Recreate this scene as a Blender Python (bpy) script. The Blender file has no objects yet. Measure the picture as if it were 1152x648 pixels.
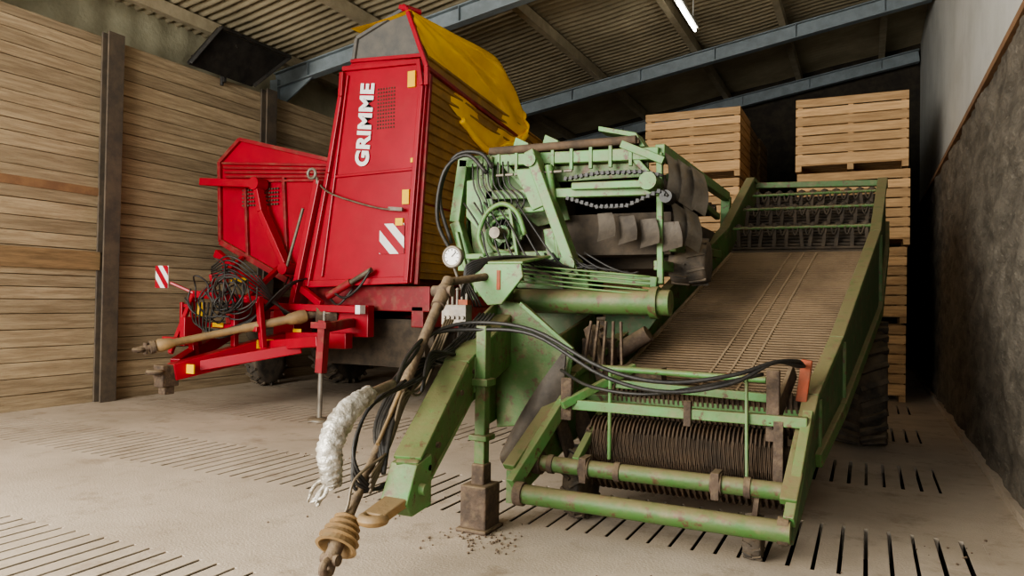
import bpy, bmesh, math, random
from mathutils import Vector, Matrix, noise
R=random.Random(7)
D=bpy.data; COL=bpy.context.collection
# ---------------------------------------------------------------- materials
def mat(name,c1,c2=None,scale=4.0,rough=.7,metal=0.0,bump=.15,stretch=(1,1,1),dust=None,dustamt=.35,island=0.0,obrand=0.0,fine=40.0,lo=.38,hi=.62,wear=None,wearamt=.55,soft=.06):
    m=D.materials.new(name); m.use_nodes=True; nt=m.node_tree; N=nt.nodes; L=nt.links
    b=N["Principled BSDF"]; b.inputs["Roughness"].default_value=rough; b.inputs["Metallic"].default_value=metal
    tc=N.new("ShaderNodeTexCoord"); mp=N.new("ShaderNodeMapping"); mp.inputs["Scale"].default_value=stretch
    L.new(tc.outputs["Object"],mp.inputs[0])
    n1=N.new("ShaderNodeTexNoise"); n1.inputs["Scale"].default_value=scale; n1.inputs["Detail"].default_value=6; n1.inputs["Roughness"].default_value=.65
    L.new(mp.outputs[0],n1.inputs["Vector"])
    r=N.new("ShaderNodeValToRGB"); r.color_ramp.elements[0].position=lo; r.color_ramp.elements[1].position=hi
    c2=c2 or [x*.6 for x in c1]
    r.color_ramp.elements[0].color=(*c1,1); r.color_ramp.elements[1].color=(*c2,1)
    L.new(n1.outputs[0],r.inputs[0]); out=r.outputs[0]
    n2=N.new("ShaderNodeTexNoise"); n2.inputs["Scale"].default_value=fine; n2.inputs["Detail"].default_value=4
    L.new(mp.outputs[0],n2.inputs["Vector"])
    if wear:
        n4=N.new("ShaderNodeTexNoise"); n4.inputs["Scale"].default_value=11; n4.inputs["Detail"].default_value=8; n4.inputs["Roughness"].default_value=.75
        L.new(mp.outputs[0] if stretch!=(1,1,1) else tc.outputs["Object"],n4.inputs["Vector"])
        rw=N.new("ShaderNodeMapRange"); rw.inputs[1].default_value=wearamt; rw.inputs[2].default_value=wearamt+soft; L.new(n4.outputs[0],rw.inputs[0])
        mw=N.new("ShaderNodeMix"); mw.data_type='RGBA'; L.new(rw.outputs[0],mw.inputs[0]); L.new(out,mw.inputs[6]); mw.inputs[7].default_value=(*wear,1); out=mw.outputs[2]
    if dust:
        geo=N.new("ShaderNodeNewGeometry"); sx=N.new("ShaderNodeSeparateXYZ"); L.new(geo.outputs["Normal"],sx.inputs[0])
        n3=N.new("ShaderNodeTexNoise"); n3.inputs["Scale"].default_value=scale*2.3; n3.inputs["Detail"].default_value=5
        L.new(tc.outputs["Object"],n3.inputs["Vector"])
        ma=N.new("ShaderNodeMath"); ma.operation='MULTIPLY_ADD'; ma.inputs[1].default_value=.45; L.new(sx.outputs[2],ma.inputs[0]); L.new(n3.outputs[0],ma.inputs[2])
        rr=N.new("ShaderNodeMapRange"); rr.inputs[1].default_value=.5; rr.inputs[2].default_value=.85; rr.inputs[3].default_value=0; rr.inputs[4].default_value=dustamt*2
        rr.clamp=True
        L.new(ma.outputs[0],rr.inputs[0])
        mx=N.new("ShaderNodeMix"); mx.data_type='RGBA'; mx.clamp_factor=True
        L.new(rr.outputs[0],mx.inputs[0]); L.new(out,mx.inputs[6]); mx.inputs[7].default_value=(*dust,1); out=mx.outputs[2]
    if island or obrand:
        if island:
            g=N.new("ShaderNodeNewGeometry"); src=g.outputs["Random Per Island"]; amt=island
        else:
            g=N.new("ShaderNodeObjectInfo"); src=g.outputs["Random"]; amt=obrand
        mr=N.new("ShaderNodeMapRange"); mr.inputs[3].default_value=1-amt; mr.inputs[4].default_value=1+amt
        L.new(src,mr.inputs[0])
        vm=N.new("ShaderNodeVectorMath"); vm.operation='SCALE'; L.new(out,vm.inputs[0]); L.new(mr.outputs[0],vm.inputs["Scale"]); out=vm.outputs[0]
    L.new(out,b.inputs["Base Color"])
    if bump:
        bp=N.new("ShaderNodeBump"); bp.inputs["Strength"].default_value=bump; bp.inputs["Distance"].default_value=.02
        L.new(n2.outputs[0],bp.inputs["Height"]); L.new(bp.outputs[0],b.inputs["Normal"])
    return m
def emis(name,c,s):
    m=D.materials.new(name); m.use_nodes=True; b=m.node_tree.nodes["Principled BSDF"]
    b.inputs["Base Color"].default_value=(*c,1); b.inputs["Emission Color"].default_value=(*c,1); b.inputs["Emission Strength"].default_value=s
    return m
DUST=(.24,.175,.10)
GR=(.10,.058,.03)
M=dict(
 plank=mat("weathered_planks",(.43,.335,.215),(.28,.21,.13),scale=3,stretch=(6,.5,7),rough=.85,bump=.5,island=.17,fine=9,wear=(.23,.17,.105),wearamt=.57,soft=.1),
 post=mat("dark_steel_post",(.075,.062,.05),(.13,.10,.07),rough=.7),
 floor=mat("dusty_concrete",(.58,.49,.385),(.42,.345,.26),scale=5,rough=.92,bump=.25,fine=300,lo=.3,hi=.7,stretch=(.2,.2,1),wear=(.33,.26,.185),wearamt=.53,soft=.16),
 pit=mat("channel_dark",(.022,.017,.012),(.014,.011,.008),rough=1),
 foam=mat("insulated_wall",(.50,.47,.33),(.38,.35,.24),scale=1.5,rough=.9,bump=.5,fine=15),
 roof=mat("fibre_cement_roof",(.38,.325,.22),(.26,.225,.15),scale=.8,rough=.9,bump=.4,fine=14),
 steel=mat("painted_steel_beam",(.23,.27,.29),(.18,.21,.22),rough=.6),
 purl=mat("purlin_timber",(.46,.40,.28),(.36,.31,.21),rough=.8),
 mesh=mat("dirty_screen_wall",(.19,.165,.13),(.09,.078,.06),scale=3.5,rough=.8,bump=1.0,fine=22,stretch=(1,.6,1.5),wear=(.25,.22,.175),wearamt=.58),
 uwall=mat("pale_upper_wall",(.68,.68,.64),(.58,.58,.54),scale=1.0,rough=.85,bump=.1),
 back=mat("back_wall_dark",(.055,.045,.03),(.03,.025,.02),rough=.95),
 trim=mat("brown_timber_trim",(.28,.16,.08),(.2,.11,.06),rough=.8),
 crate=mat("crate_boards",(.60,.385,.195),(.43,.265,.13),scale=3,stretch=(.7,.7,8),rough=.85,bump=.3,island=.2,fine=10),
 crated=mat("crate_boards_dark",(.30,.195,.10),(.19,.125,.065),scale=3,stretch=(.7,.7,8),rough=.85,bump=.3,island=.18,fine=10),  # darker board tone for the rear crate rows and one wall plank
 red=mat("red_paint",(.36,.006,.022),(.30,.006,.019),scale=2,rough=.36,bump=.02,dust=(.30,.08,.06),dustamt=.08),
 redd=mat("red_paint_dusty",(.25,.010,.018),(.17,.012,.015),scale=4,rough=.5,bump=.06,dust=DUST,dustamt=.22),
 ochre=mat("ochre_ribbed_sheet",(.40,.225,.055),(.27,.15,.04),scale=3,rough=.6,dust=DUST,dustamt=.25),
 yellow=mat("yellow_tarpaulin",(.95,.58,.015),(.88,.50,.012),scale=2,rough=.42,bump=.06,fine=10),
 black=mat("black_rubber",(.016,.015,.014),(.035,.031,.026),scale=6,rough=.5),
 dark=mat("dark_brown",(.045,.035,.025),(.085,.063,.042),scale=6,rough=.85),  # plain dark brown for underside blocks, inner parts, tines and vent holes
 brown=mat("brown_tines",(.12,.078,.047),(.06,.042,.028),scale=6,rough=.85),
 hood=mat("hood_grey",(.09,.09,.085),(.13,.12,.105),rough=.7),
 white=mat("white_paint",(.80,.79,.76),(.74,.72,.68),rough=.5,bump=0),
 sticker=mat("yellow_sticker",(.85,.52,.01),(.78,.45,.01),rough=.5,bump=0),
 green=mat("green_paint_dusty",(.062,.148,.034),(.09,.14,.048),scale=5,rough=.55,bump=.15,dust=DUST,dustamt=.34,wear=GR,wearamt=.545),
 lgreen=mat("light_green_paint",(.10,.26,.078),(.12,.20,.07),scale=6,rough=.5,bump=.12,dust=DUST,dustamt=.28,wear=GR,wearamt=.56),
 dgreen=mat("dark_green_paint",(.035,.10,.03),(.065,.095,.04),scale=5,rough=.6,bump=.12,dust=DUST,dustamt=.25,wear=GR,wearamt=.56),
 rust=mat("rusty_steel",(.12,.082,.056),(.065,.046,.033),scale=9,rough=.85,bump=.4,dust=DUST,dustamt=.3),
 redrust=mat("red_rust",(.36,.085,.04),(.22,.075,.04),scale=9,rough=.8,bump=.2),
 web=mat("sieve_web_earthy",(.245,.17,.10),(.16,.11,.065),scale=1.6,rough=.85,bump=.3,fine=30),
 strip=mat("belt_strip",(.31,.225,.14),(.25,.18,.11),scale=5,rough=.9),
 metal=mat("worn_metal",(.19,.16,.12),(.10,.08,.06),scale=7,rough=.5,metal=.3,dust=DUST,dustamt=.22),
 coulter=mat("earthy_mouldboard",(.10,.082,.062),(.055,.045,.035),scale=5,rough=.6,metal=.3),
 sheet=mat("dusty_sheet_steel",(.25,.225,.19),(.15,.13,.105),scale=5,rough=.5,metal=.35,dust=DUST,dustamt=.3),
 pto=mat("pto_guard_tan",(.32,.20,.085),(.20,.135,.07),scale=6,rough=.6,dust=DUST,dustamt=.3),
 foil=mat("silver_foil",(.66,.63,.56),(.28,.245,.19),scale=10,rough=.35,metal=.35,bump=.9,fine=28),
 tyre=mat("tyre_rubber",(.06,.053,.045),(.14,.11,.08),scale=5,rough=.9,bump=.3,dust=DUST,dustamt=.25),
)
# ---------------------------------------------------------------- geometry helpers
class Part:
    def __init__(s,name,m,bevel=0.0): s.name=name; s.m=m; s.V=[]; s.F=[]; s.S=[]; s.bevel=bevel
    def add(s,vs,fs,smooth=False):
        o=len(s.V); s.V+= [tuple(v) for v in vs]; s.F+=[[i+o for i in f] for f in fs]; s.S+=[smooth]*len(fs)
    def box(s,x0,x1,y0,y1,z0,z1):
        s.add([(x,y,z) for x in(x0,x1) for y in(y0,y1) for z in(z0,z1)],[(0,1,3,2),(4,6,7,5),(0,4,5,1),(2,3,7,6),(0,2,6,4),(1,5,7,3)])
    def rbox(s,c,size,rot):
        Mx=Matrix.Translation(c)@rot
        hx,hy,hz=[k/2 for k in size]
        s.add([Mx@Vector((x,y,z)) for x in(-hx,hx) for y in(-hy,hy) for z in(-hz,hz)],[(0,1,3,2),(4,6,7,5),(0,4,5,1),(2,3,7,6),(0,2,6,4),(1,5,7,3)])
    def frame(s,a,b,up=(0,0,1)):
        a=Vector(a);b=Vector(b); d=(b-a).normalized(); u=Vector(up)
        if abs(d.dot(u))>.98: u=Vector((0,1,0))
        sd=d.cross(u).normalized(); u=sd.cross(d).normalized(); return a,b,d,sd,u
    def beam(s,a,b,w,h,w2=None,h2=None,up=(0,0,1)):
        a,b,d,sd,u=s.frame(a,b,up); w2=w2 or w; h2=h2 or h
        vs=[p+sd*i*ww/2+u*j*hh/2 for p,ww,hh in((a,w,h),(b,w2,h2)) for i in(-1,1) for j in(-1,1)]
        s.add(vs,[(0,1,3,2),(4,6,7,5),(0,4,5,1),(2,3,7,6),(0,2,6,4),(1,5,7,3)])
    def path(s,pts,w,h,up=(0,0,1)):
        for a,b in zip(pts,pts[1:]): s.beam(a,b,w,h,up=up)
    def lathe(s,a,b,prof,n=20,smooth=True,caps=True):
        a,b,d,sd,u=s.frame(a,b); Ln=(b-a).length
        vs=[];fs=[]
        for t,r in prof:
            for i in range(n):
                an=2*math.pi*i/n; vs.append(a+d*(t*Ln)+sd*(math.cos(an)*r)+u*(math.sin(an)*r))
        for k in range(len(prof)-1):
            for i in range(n):
                j=(i+1)%n; fs.append((k*n+i,k*n+j,(k+1)*n+j,(k+1)*n+i))
        s.add(vs,fs,smooth)
        if caps:
            o=(len(prof)-1)*n
            s.add([vs[i] for i in range(n)],[tuple(range(n))]); s.add([vs[o+i] for i in range(n)],[tuple(range(n))])
    def cyl(s,a,b,r,r2=None,n=16,smooth=True): s.lathe(a,b,[(0,r),(1,r2 if r2 is not None else r)],n,smooth)
    def prism(s,pts,vec):
        vec=Vector(vec); n=len(pts); p=[Vector(q) for q in pts]; vs=p+[q+vec for q in p]
        s.add(vs,[tuple(range(n)),tuple(range(2*n-1,n-1,-1))]+[(i,(i+1)%n,n+(i+1)%n,n+i) for i in range(n)])
    def tube(s,pts,r,n=8,sub=6,jit=0):
        P=[Vector(p) for p in pts]; P=[P[0]*2-P[1]]+P+[P[-1]*2-P[-2]]; Q=[]
        rs=r if isinstance(r,(list,tuple)) else [r]*(len(pts)); rr=[]
        for i in range(1,len(P)-2):
            for k in range(sub):
                t=k/sub; a,b,c,d=P[i-1:i+3]
                Q.append(.5*((2*b)+(c-a)*t+(2*a-5*b+4*c-d)*t*t+(3*b-a-3*c+d)*t**3)); rr.append(rs[i-1]*(1-t)+rs[i]*t)
        Q.append(P[-2]); rr.append(rs[-1])
        nrm=None; vs=[];fs=[]
        for i,q in enumerate(Q):
            d=(Q[min(i+1,len(Q)-1)]-Q[max(i-1,0)]).normalized()
            if nrm is None:
                nrm=d.orthogonal().normalized()
            nrm=(nrm-d*nrm.dot(d)).normalized(); bn=d.cross(nrm)
            for k in range(n):
                an=2*math.pi*k/n; q2=rr[i]*(1+R.uniform(-jit,jit)); vs.append(q+nrm*math.cos(an)*q2+bn*math.sin(an)*q2)
        for i in range(len(Q)-1):
            for k in range(n):
                j=(k+1)%n; fs.append((i*n+k,i*n+j,(i+1)*n+j,(i+1)*n+k))
        fs.append(tuple(range(n))); fs.append(tuple(range((len(Q)-1)*n,len(Q)*n)))
        s.add(vs,fs,True)
    def grid(s,f,nu,nv,smooth=True):
        vs=[f(i/nu,j/nv) for i in range(nu+1) for j in range(nv+1)]
        s.add(vs,[(i*(nv+1)+j,(i+1)*(nv+1)+j,(i+1)*(nv+1)+j+1,i*(nv+1)+j+1) for i in range(nu) for j in range(nv)],smooth)
    def ball(s,c,r,n=12):
        c=Vector(c); s.grid(lambda u,v:c+Vector((math.sin(v*math.pi)*math.cos(u*2*math.pi),math.sin(v*math.pi)*math.sin(u*2*math.pi),math.cos(v*math.pi)))*r,n,n//2)
    def torus(s,c,ax,R0,r,n=24,m=8):
        c=Vector(c); ax=Vector(ax).normalized(); e1=ax.orthogonal().normalized(); e2=ax.cross(e1)
        def f(u,v):
            a=u*2*math.pi;b=v*2*math.pi; d=e1*math.cos(a)+e2*math.sin(a); return c+d*(R0+r*math.cos(b))+ax*(r*math.sin(b))
        s.grid(f,n,m)
    def build(s):
        me=D.meshes.new(s.name); me.from_pydata(s.V,[],s.F); 
        for p,f in zip(me.polygons,s.S): p.use_smooth=f
        me.materials.append(M[s.m]); bm=bmesh.new(); bm.from_mesh(me); bmesh.ops.recalc_face_normals(bm,faces=bm.faces); bm.to_mesh(me); bm.free()
        ob=D.objects.new(s.name,me); COL.objects.link(ob)
        if s.bevel:
            md=ob.modifiers.new("bev","BEVEL"); md.width=s.bevel; md.segments=2; md.limit_method='ANGLE'; md.angle_limit=math.radians(50)
        return ob
class Group:
    def __init__(s,name,loc): s.name=name; s.loc=Vector(loc); s.P={}; s.extra=[]
    def p(s,name,m=None,bevel=0.0):
        if name not in s.P: s.P[name]=Part(name,m,bevel)
        return s.P[name]
    def build(s):
        e=D.objects.new(s.name,None); e.location=s.loc; COL.objects.link(e); e.empty_display_size=.2
        for ob in [p.build() for p in s.P.values()]+s.extra:
            ob.parent=e; ob.matrix_parent_inverse=Matrix.Translation(-s.loc)
        return e
def single(name,m,bevel=0.0): return Part(name,m,bevel)

def wheel(g,name,c,r,w,lugs=22,rimc='lgreen'):
    x,y,z=c
    t=g.p(name+"_tyre",'tyre'); rr=r*.94
    prof=[(-.5,r*.6),(-.5,r*.86),(-.38,rr),(.38,rr),(.5,r*.86),(.5,r*.6)]
    t.lathe((x-w/2,y,z),(x+w/2,y,z),[(p+.5,q) for p,q in prof],36)
    for i in range(lugs):
        for sd in(-1,1):
            an=2*math.pi*(i+(.5 if sd>0 else 0))/lugs
            a=Vector((x+sd*w*.5,y+math.cos(an)*r*.93,z+math.sin(an)*r*.93)); an2=an+.16
            b=Vector((x+sd*w*.02,y+math.cos(an2)*r*.97,z+math.sin(an2)*r*.97))
            t.beam(a,b,.05*r/.68,.07*r/.68,up=(0,math.cos(an),math.sin(an)))
    k=g.p(name+"_rim",rimc)
    k.lathe((x-w*.42,y,z),(x+w*.42,y,z),[(0,r*.6),(.05,r*.55),(.3,r*.5),(.35,.06),(.65,.06),(.7,r*.5),(.95,r*.55),(1,r*.6)],28)
    k.cyl((x-w*.35,y,z),(x+w*.35,y,z),r*.18)
# ---------------------------------------------------------------- room
XL,XR,YB=-10.3,1.08,21.6
roofz=lambda x:6.5+.165*(x+10.3)
fl=single("floor",'floor')
bands=[(2.2,3.25),(4.85,5.92),(7.35,8.4),(9.9,10.95),(12.45,13.5)]
G=Group("floor_drain_channel",(-4.5,8,0)); pt=G.p("channel_beds",'pit'); sb=G.p("slat_sides",'pit')
y=-6.0
for a,b in bands:
    fl.box(-14,4,y,a,-.35,0); y=b
    fl.box(-14,-9.75,a,b,-.35,0); fl.box(.72,4,a,b,-.35,0)
    x=-9.75
    while x<.70:
        gw=R.uniform(.022,.032)
        x2=min(x+.1454,.72); fl.box(x+gw,x2,a,b,-.008,0); sb.box(x+gw+.0005,x2-.0005,a,b,-.2,-.008); x+=.1454
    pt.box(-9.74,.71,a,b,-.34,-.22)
fl.box(-14,4,y,YB+.5,-.35,0)
fl.box(-14,4,-6,YB+.5,-.45,-.36)
fl.build(); G.build()
# left plank wall
w=single("wall_left",'plank',.004)
posts=[.9,4.1,7.3,10.5,13.7,16.9,20.1,21.6]
for i,(a,b) in enumerate(zip(posts,posts[1:])):
    z=0.0
    while z<5.42:
        h=R.choice([.17,.2,.22,.24]); z2=min(z+h,5.45); j=R.uniform(0,.025)
        w.box(XL-.07-j,XL-j,a+.0,b-.004,z,z2-.009); z+=h
w.build()
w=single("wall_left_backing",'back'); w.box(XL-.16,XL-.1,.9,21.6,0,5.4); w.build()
w=single("trim_1",'crated'); w.box(XL,XL+.05,4.2,7.2,1.95,2.22);w.build()
w=single("trim_2",'trim'); w.box(XL,XL+.02,4.2,7.2,3.05,3.17);w.build()
w=single("wall_left_posts",'post',.005)
for p in posts[:-1]:
    w.box(XL,XL+.03,p-.13,p+.13,0,5.5); w.box(XL+.03,XL+.14,p-.02,p+.02,0,5.5); w.box(XL+.14,XL+.17,p-.13,p+.13,0,5.5)
w.build()
w=single("wall_left_upper",'foam'); 
w.grid(lambda u,v:(-11.1+.012*math.sin(u*220),.9+u*20.7,5.0+v*1.6),500,1); w.box(-11.3,-11.15,.9,21.6,0,6.5); w.box(-11.1,XL-.07,.9,21.6,4.9,5.0);w.build()
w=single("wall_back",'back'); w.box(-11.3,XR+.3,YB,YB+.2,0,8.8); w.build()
# right wall
w=single("wall_right",'uwall'); w.box(XR+.12,XR+.3,-6,YB,0,8.6); w.build()
w=single("wall_right_screen",'mesh')
w.grid(lambda u,v:(XR+.03*noise.noise((u*29*1.3,v*3.85*2.2,0))+.02*noise.noise((u*29*5,v*3.85*7,3))+.012*math.sin((v*3.85+u*9)*14),-6+u*29*.951,v*3.85),900,60)
w.box(XR+.06,XR+.1,-6,YB,0,3.85)
w.build()
w=single("trim_3",'trim',.004); w.box(XR-.04,XR+.12,-6,YB,3.85,3.92); w.build()
w=single("baseboard_right",'floor'); w.box(XR-.05,XR+.02,-6,YB,0,.08); w.build()
# roof
w=single("ceiling",'roof')
def rf(u,v):
    yy=-3+u*24.8; x=-11.3+v*12.9
    return (x,yy,roofz(x)+.022*math.sin(yy*2*math.pi/.2)+(.03 if (v*5)%1<.5 else 0))
w.grid(rf,1000,10,False); w.build()
w=single("ceiling_sheeting",'roof'); w.prism([(-11.4,-3,roofz(-11.4)+.1),(1.6,-3,roofz(1.6)+.1),(1.6,21.8,roofz(1.6)+.1),(-11.4,21.8,roofz(-11.4)+.1)],(0,0,.06)); w.build()
G=Group("roof_purlins",(-4,10,7)); q=G.p("purlins",'purl')
for x in [-10.5,-8.3,-5.9,-3.6,-1.7,.3]:
    q.box(x-.07,x+.07,-3,21.6,roofz(x)-.24,roofz(x)-.03)
G.build()
for k,yy in enumerate([5.5,11.4,17.0,21.2]):
    G=Group("steel_rafter",(-10.6,yy,0)); q=G.p("i_beam",'steel',.004)
    a=Vector((-10.9,yy,roofz(-10.9)-.42)); b=Vector((1.15,yy,roofz(1.15)-.42))
    q.beam(a+Vector((0,0,.15)),b+Vector((0,0,.15)),.2,.025); q.beam(a-Vector((0,0,.15)),b-Vector((0,0,.15)),.2,.025); q.beam(a,b,.02,.3)
    for i in range(7):
        p=a.lerp(b,(i+.5)/7); q.beam(p-Vector((0,0,.14)),p+Vector((0,0,.14)),.012,.17)
    q.box(-10.98,-10.78,yy-.1,yy+.1,0,roofz(-10.9)-.4)
    q.prism([(-10.8,yy-.02,roofz(-10.8)-.55),(-9.9,yy-.02,roofz(-9.9)-.55),(-10.8,yy-.02,roofz(-10.8)-1.0)],(0,.04,0))
    G.build()
M['lamp']=emis("fluorescent_tube",(1,.98,.9),18)
for yy in [3.0,8.0,13.1]:
    G=Group("fluorescent_light",(-3.1,yy,7.0)); G.p("tube",'lamp').cyl((-3.1,yy,7.0),(-3.1,yy+1.5,7.0),.028)
    c=G.p("housing",'uwall'); c.box(-3.16,-3.04,yy-.03,yy+1.53,7.04,7.11)
    for o in(.2,1.3): c.cyl((-3.1,yy+o,7.1),(-3.1,yy+o,roofz(-3.1)-.02),.01)
    G.build()
# ventilation flap
G=Group("black_ventilation_flap",(-10,9.7,5.5)); q=G.p("flap",'black',.01)
q.prism([(-10.15,8.6,5.42),(-10.15,10.0,5.42),(-9.85,10.6,6.08),(-9.85,8.95,6.08)],(-.05,0,.05))
q.path([(-10.1,8.6,5.44),(-9.8,8.95,6.11),(-9.8,10.6,6.11),(-10.1,10.0,5.44)],.05,.06)
q.beam((-10.2,9.4,5.35),(-10.2,9.4,5.6),.06,.06); q.cyl((-11,9.4,5.9),(-9.9,9.4,5.95),.03); q.cyl((-10.25,9.4,5.95),(-10.25,9.4,5.3),.03)
G.build()
# ---------------------------------------------------------------- crates
def crate_mesh(name,mm):
    p=Part(name,mm); W,Dp,H=1.78,1.3,1.3
    for i in range(7):
        z0=.15+i*.165; z1=z0+.143
        j=R.uniform(-.006,.006)
        p.box(0,W,0+j,.022+j,z0,z1); p.box(0,W,Dp-.022,Dp,z0,z1); p.box(0,.022,.023,Dp-.023,z0,z1); p.box(W-.022,W,.023,Dp-.023,z0,z1)
    for x in(.03,W/2-.04,W-.11):
        for y in(.025,Dp-.075): p.box(x,x+.08,y,y+.05,.12,1.29)
    for x in(0,W/2-.05,W-.1): p.box(x,x+.1,0,Dp,0,.095)
    for i in range(8): p.box(0,W,.02+i*.16,.15+i*.16,.1,.125)
    p.box(0,W,-.012,0,.12,.16)
    ob=p.build(); me=ob.data; D.objects.remove(ob); return me
cm1=crate_mesh("crate_mesh",'crate'); cm2=crate_mesh("crate_mesh_dark",'crated')
def stack(x,y,n,me):
    for i in range(n):
        ob=D.objects.new("wooden_crate",me); ob.location=(x+R.uniform(-.035,.035),y+R.uniform(-.02,.02),i*1.322); COL.objects.link(ob)
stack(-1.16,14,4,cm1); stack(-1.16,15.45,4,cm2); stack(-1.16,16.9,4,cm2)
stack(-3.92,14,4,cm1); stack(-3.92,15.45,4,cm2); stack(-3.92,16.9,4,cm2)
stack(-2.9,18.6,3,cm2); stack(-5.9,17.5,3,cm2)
# ---------------------------------------------------------------- red harvester
G=Group("red_trailed_harvester",(-7.4,9.5,0)); g=G.p
Y0=8.5
q=g("bunker_front_panel",'red',.012)
q.prism([(-5.44,Y0,4.51),(-5.52,Y0,4.90),(-6.69,Y0,5.0),(-6.86,Y0,4.87),(-6.90,Y0,4.45),(-7.09,Y0,3.41),(-7.45,Y0,1.74),(-5.63,Y0,1.82)],(0,.07,0))
q=g("panel_edge_frames",'red',.01)
q.path([(-7.40,Y0-.03,1.76),(-7.06,Y0-.03,3.41),(-6.86,Y0-.03,4.5),(-6.84,Y0-.03,4.85)],.07,.09,up=(0,1,0))
q.path([(-5.68,Y0-.03,1.84),(-5.49,Y0-.03,4.51),(-5.55,Y0-.03,4.88)],.07,.07,up=(0,1,0))
q.beam((-7.4,Y0-.03,1.79),(-5.65,Y0-.03,1.86),.06,.1); q.beam((-6.84,Y0-.03,4.9),(-5.55,Y0-.03,4.85),.06,.07)
q.beam((-7.0,Y0-.02,3.35),(-5.6,Y0-.02,3.38),.03,.04)
q.beam((-6.75,Y0-.02,4.8),(-7.15,Y0-.02,1.9),.03,.05,up=(0,1,0))
q=g("bunker_walls",'redd'); q.prism([(-7.45,Y0+.07,1.8),(-5.75,Y0+.07,1.8),(-5.75,Y0+.07,1.88),(-7.45,Y0+.07,1.88)],(0,4.2,0))
q.prism([(-7.45,Y0+.07,1.8),(-7.0,Y0+.07,3.9),(-6.86,Y0+.07,4.85),(-6.8,Y0+.07,4.85),(-6.95,Y0+.07,3.9),(-7.38,Y0+.07,1.8)],(0,4.2,0))
q.prism([(-7.45,12.7,1.8),(-6.84,12.7,4.6),(-5.6,12.7,4.2),(-5.68,12.7,1.8)],(0,.06,0))
q=g("bunker_ribbed_side",'ochre')
prof=[];zz=1.88
while zz<4.86:
    xx=-5.64+(zz-1.88)*.055
    prof+=[(xx,zz),(xx,zz+.09),(xx+.03,zz+.1),(xx+.03,zz+.13)]; zz+=.14
def ribf(u,v):
    x,z=prof[int(round(u*(len(prof)-1)))]; return (x,Y0+.07+v*4.15,1.88+(z-1.88)*(1-.13*v))
q.grid(ribf,len(prof)-1,1,False)
q=g("bunker_side_rails",'redd',.008)
q.beam((-5.6,8.6,1.8),(-5.44,8.6,4.7),.06,.06); q.beam((-5.6,12.65,1.8),(-5.46,12.65,4.35),.06,.06)
q.beam((-5.46,8.5,4.78),(-5.5,12.7,4.30),.06,.06); q.beam((-5.6,8.55,2.95),(-5.58,12.7,2.85),.04,.05)
# hood
q=g("bunker_hood",'hood',.008); q.prism([(-6.69,Y0,5.0),(-6.64,Y0,5.30),(-6.55,Y0,5.36),(-5.80,Y0,5.62),(-5.5,Y0,4.92)],(0,.05,0))
q.path([(-6.66,Y0-.02,5.0),(-6.61,Y0-.02,5.32),(-5.80,Y0-.02,5.62)],.05,.05,up=(0,1,0))
q=g("hood_red_edge",'red',.006); q.path([(-5.86,Y0-.05,5.64),(-5.74,Y0-.05,5.60),(-5.40,Y0-.05,4.75),(-5.40,Y0-.05,4.5)],.06,.06,up=(0,1,0)); q.beam((-6.7,Y0-.02,5.0),(-5.5,Y0-.02,4.93),.05,.05)
q.cyl((-5.8,Y0-.06,5.62),(-5.7,Y0+.2,5.62),.05)
# tarp
q=g("yellow_tarpaulin",'yellow')
top=[(8.40,5.56),(9.3,5.60),(10.2,5.66),(10.95,5.68),(11.6,5.42),(12.05,5.04)]
bot=[(8.52,5.10),(9.05,4.58),(9.70,4.20),(10.5,4.00),(11.1,4.20),(11.70,4.50)]
def lerpL(L,u):
    n=len(L)-1; k=min(int(u*n),n-1); t=u*n-k
    p=[L[max(k-1,0)],L[k],L[k+1],L[min(k+2,n)]]
    return [.5*((2*p[1][i])+(p[2][i]-p[0][i])*t+(2*p[0][i]-5*p[1][i]+4*p[2][i]-p[3][i])*t*t+(3*p[1][i]-p[0][i]-3*p[2][i]+p[3][i])*t**3) for i in(0,1)]
def tf(u,v):
    a=lerpL(top,u); b=lerpL(bot,u); y=a[0]*(1-v)+b[0]*v; z=a[1]*(1-v)+b[1]*v
    ang=math.atan2(v*.9,u+.12)
    x=-5.66+.28*v**.8*(.4+.6*u)+.045*math.sin(ang*15)*min(1,(u+.2))*(1-.4*v)+.05*noise.noise((u*5,v*5,1))+.02*math.sin(v*8+u*4)
    return (x,y,z+.03*math.sin(u*19)*v)
q.grid(tf,110,40)
q.grid(lambda u,v:(tf(u,0)[0]-1.0*v,tf(u,0)[1],tf(u,0)[2]-.12*v-.02*math.sin(v*3.14)),80,6)
q.grid(lambda u,v:(tf(1,u)[0]-.9*v,tf(1,u)[1]+.05*math.sin(v*3),tf(1,u)[2]-.05*v),10,6)
q.tube([tf(i/14,1) for i in range(5,15)],.055,n=8,jit=.08); q.tube([tf(1,i/5) for i in range(6)],.035,n=8)
# perforated vents
q=g("vent_perforations",'dark')
for i in range(7):
    for j in range(12):
        q.box(-6.24+i*.045,-6.218+i*.045,Y0-.008,Y0,3.98+j*.05,4.005+j*.05)
for i in range(14):
    for j in range(5):
        q.box(-8.95+i*.055,-8.92+i*.055,8.665,8.672,3.02+j*.06,3.05+j*.06)
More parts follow.
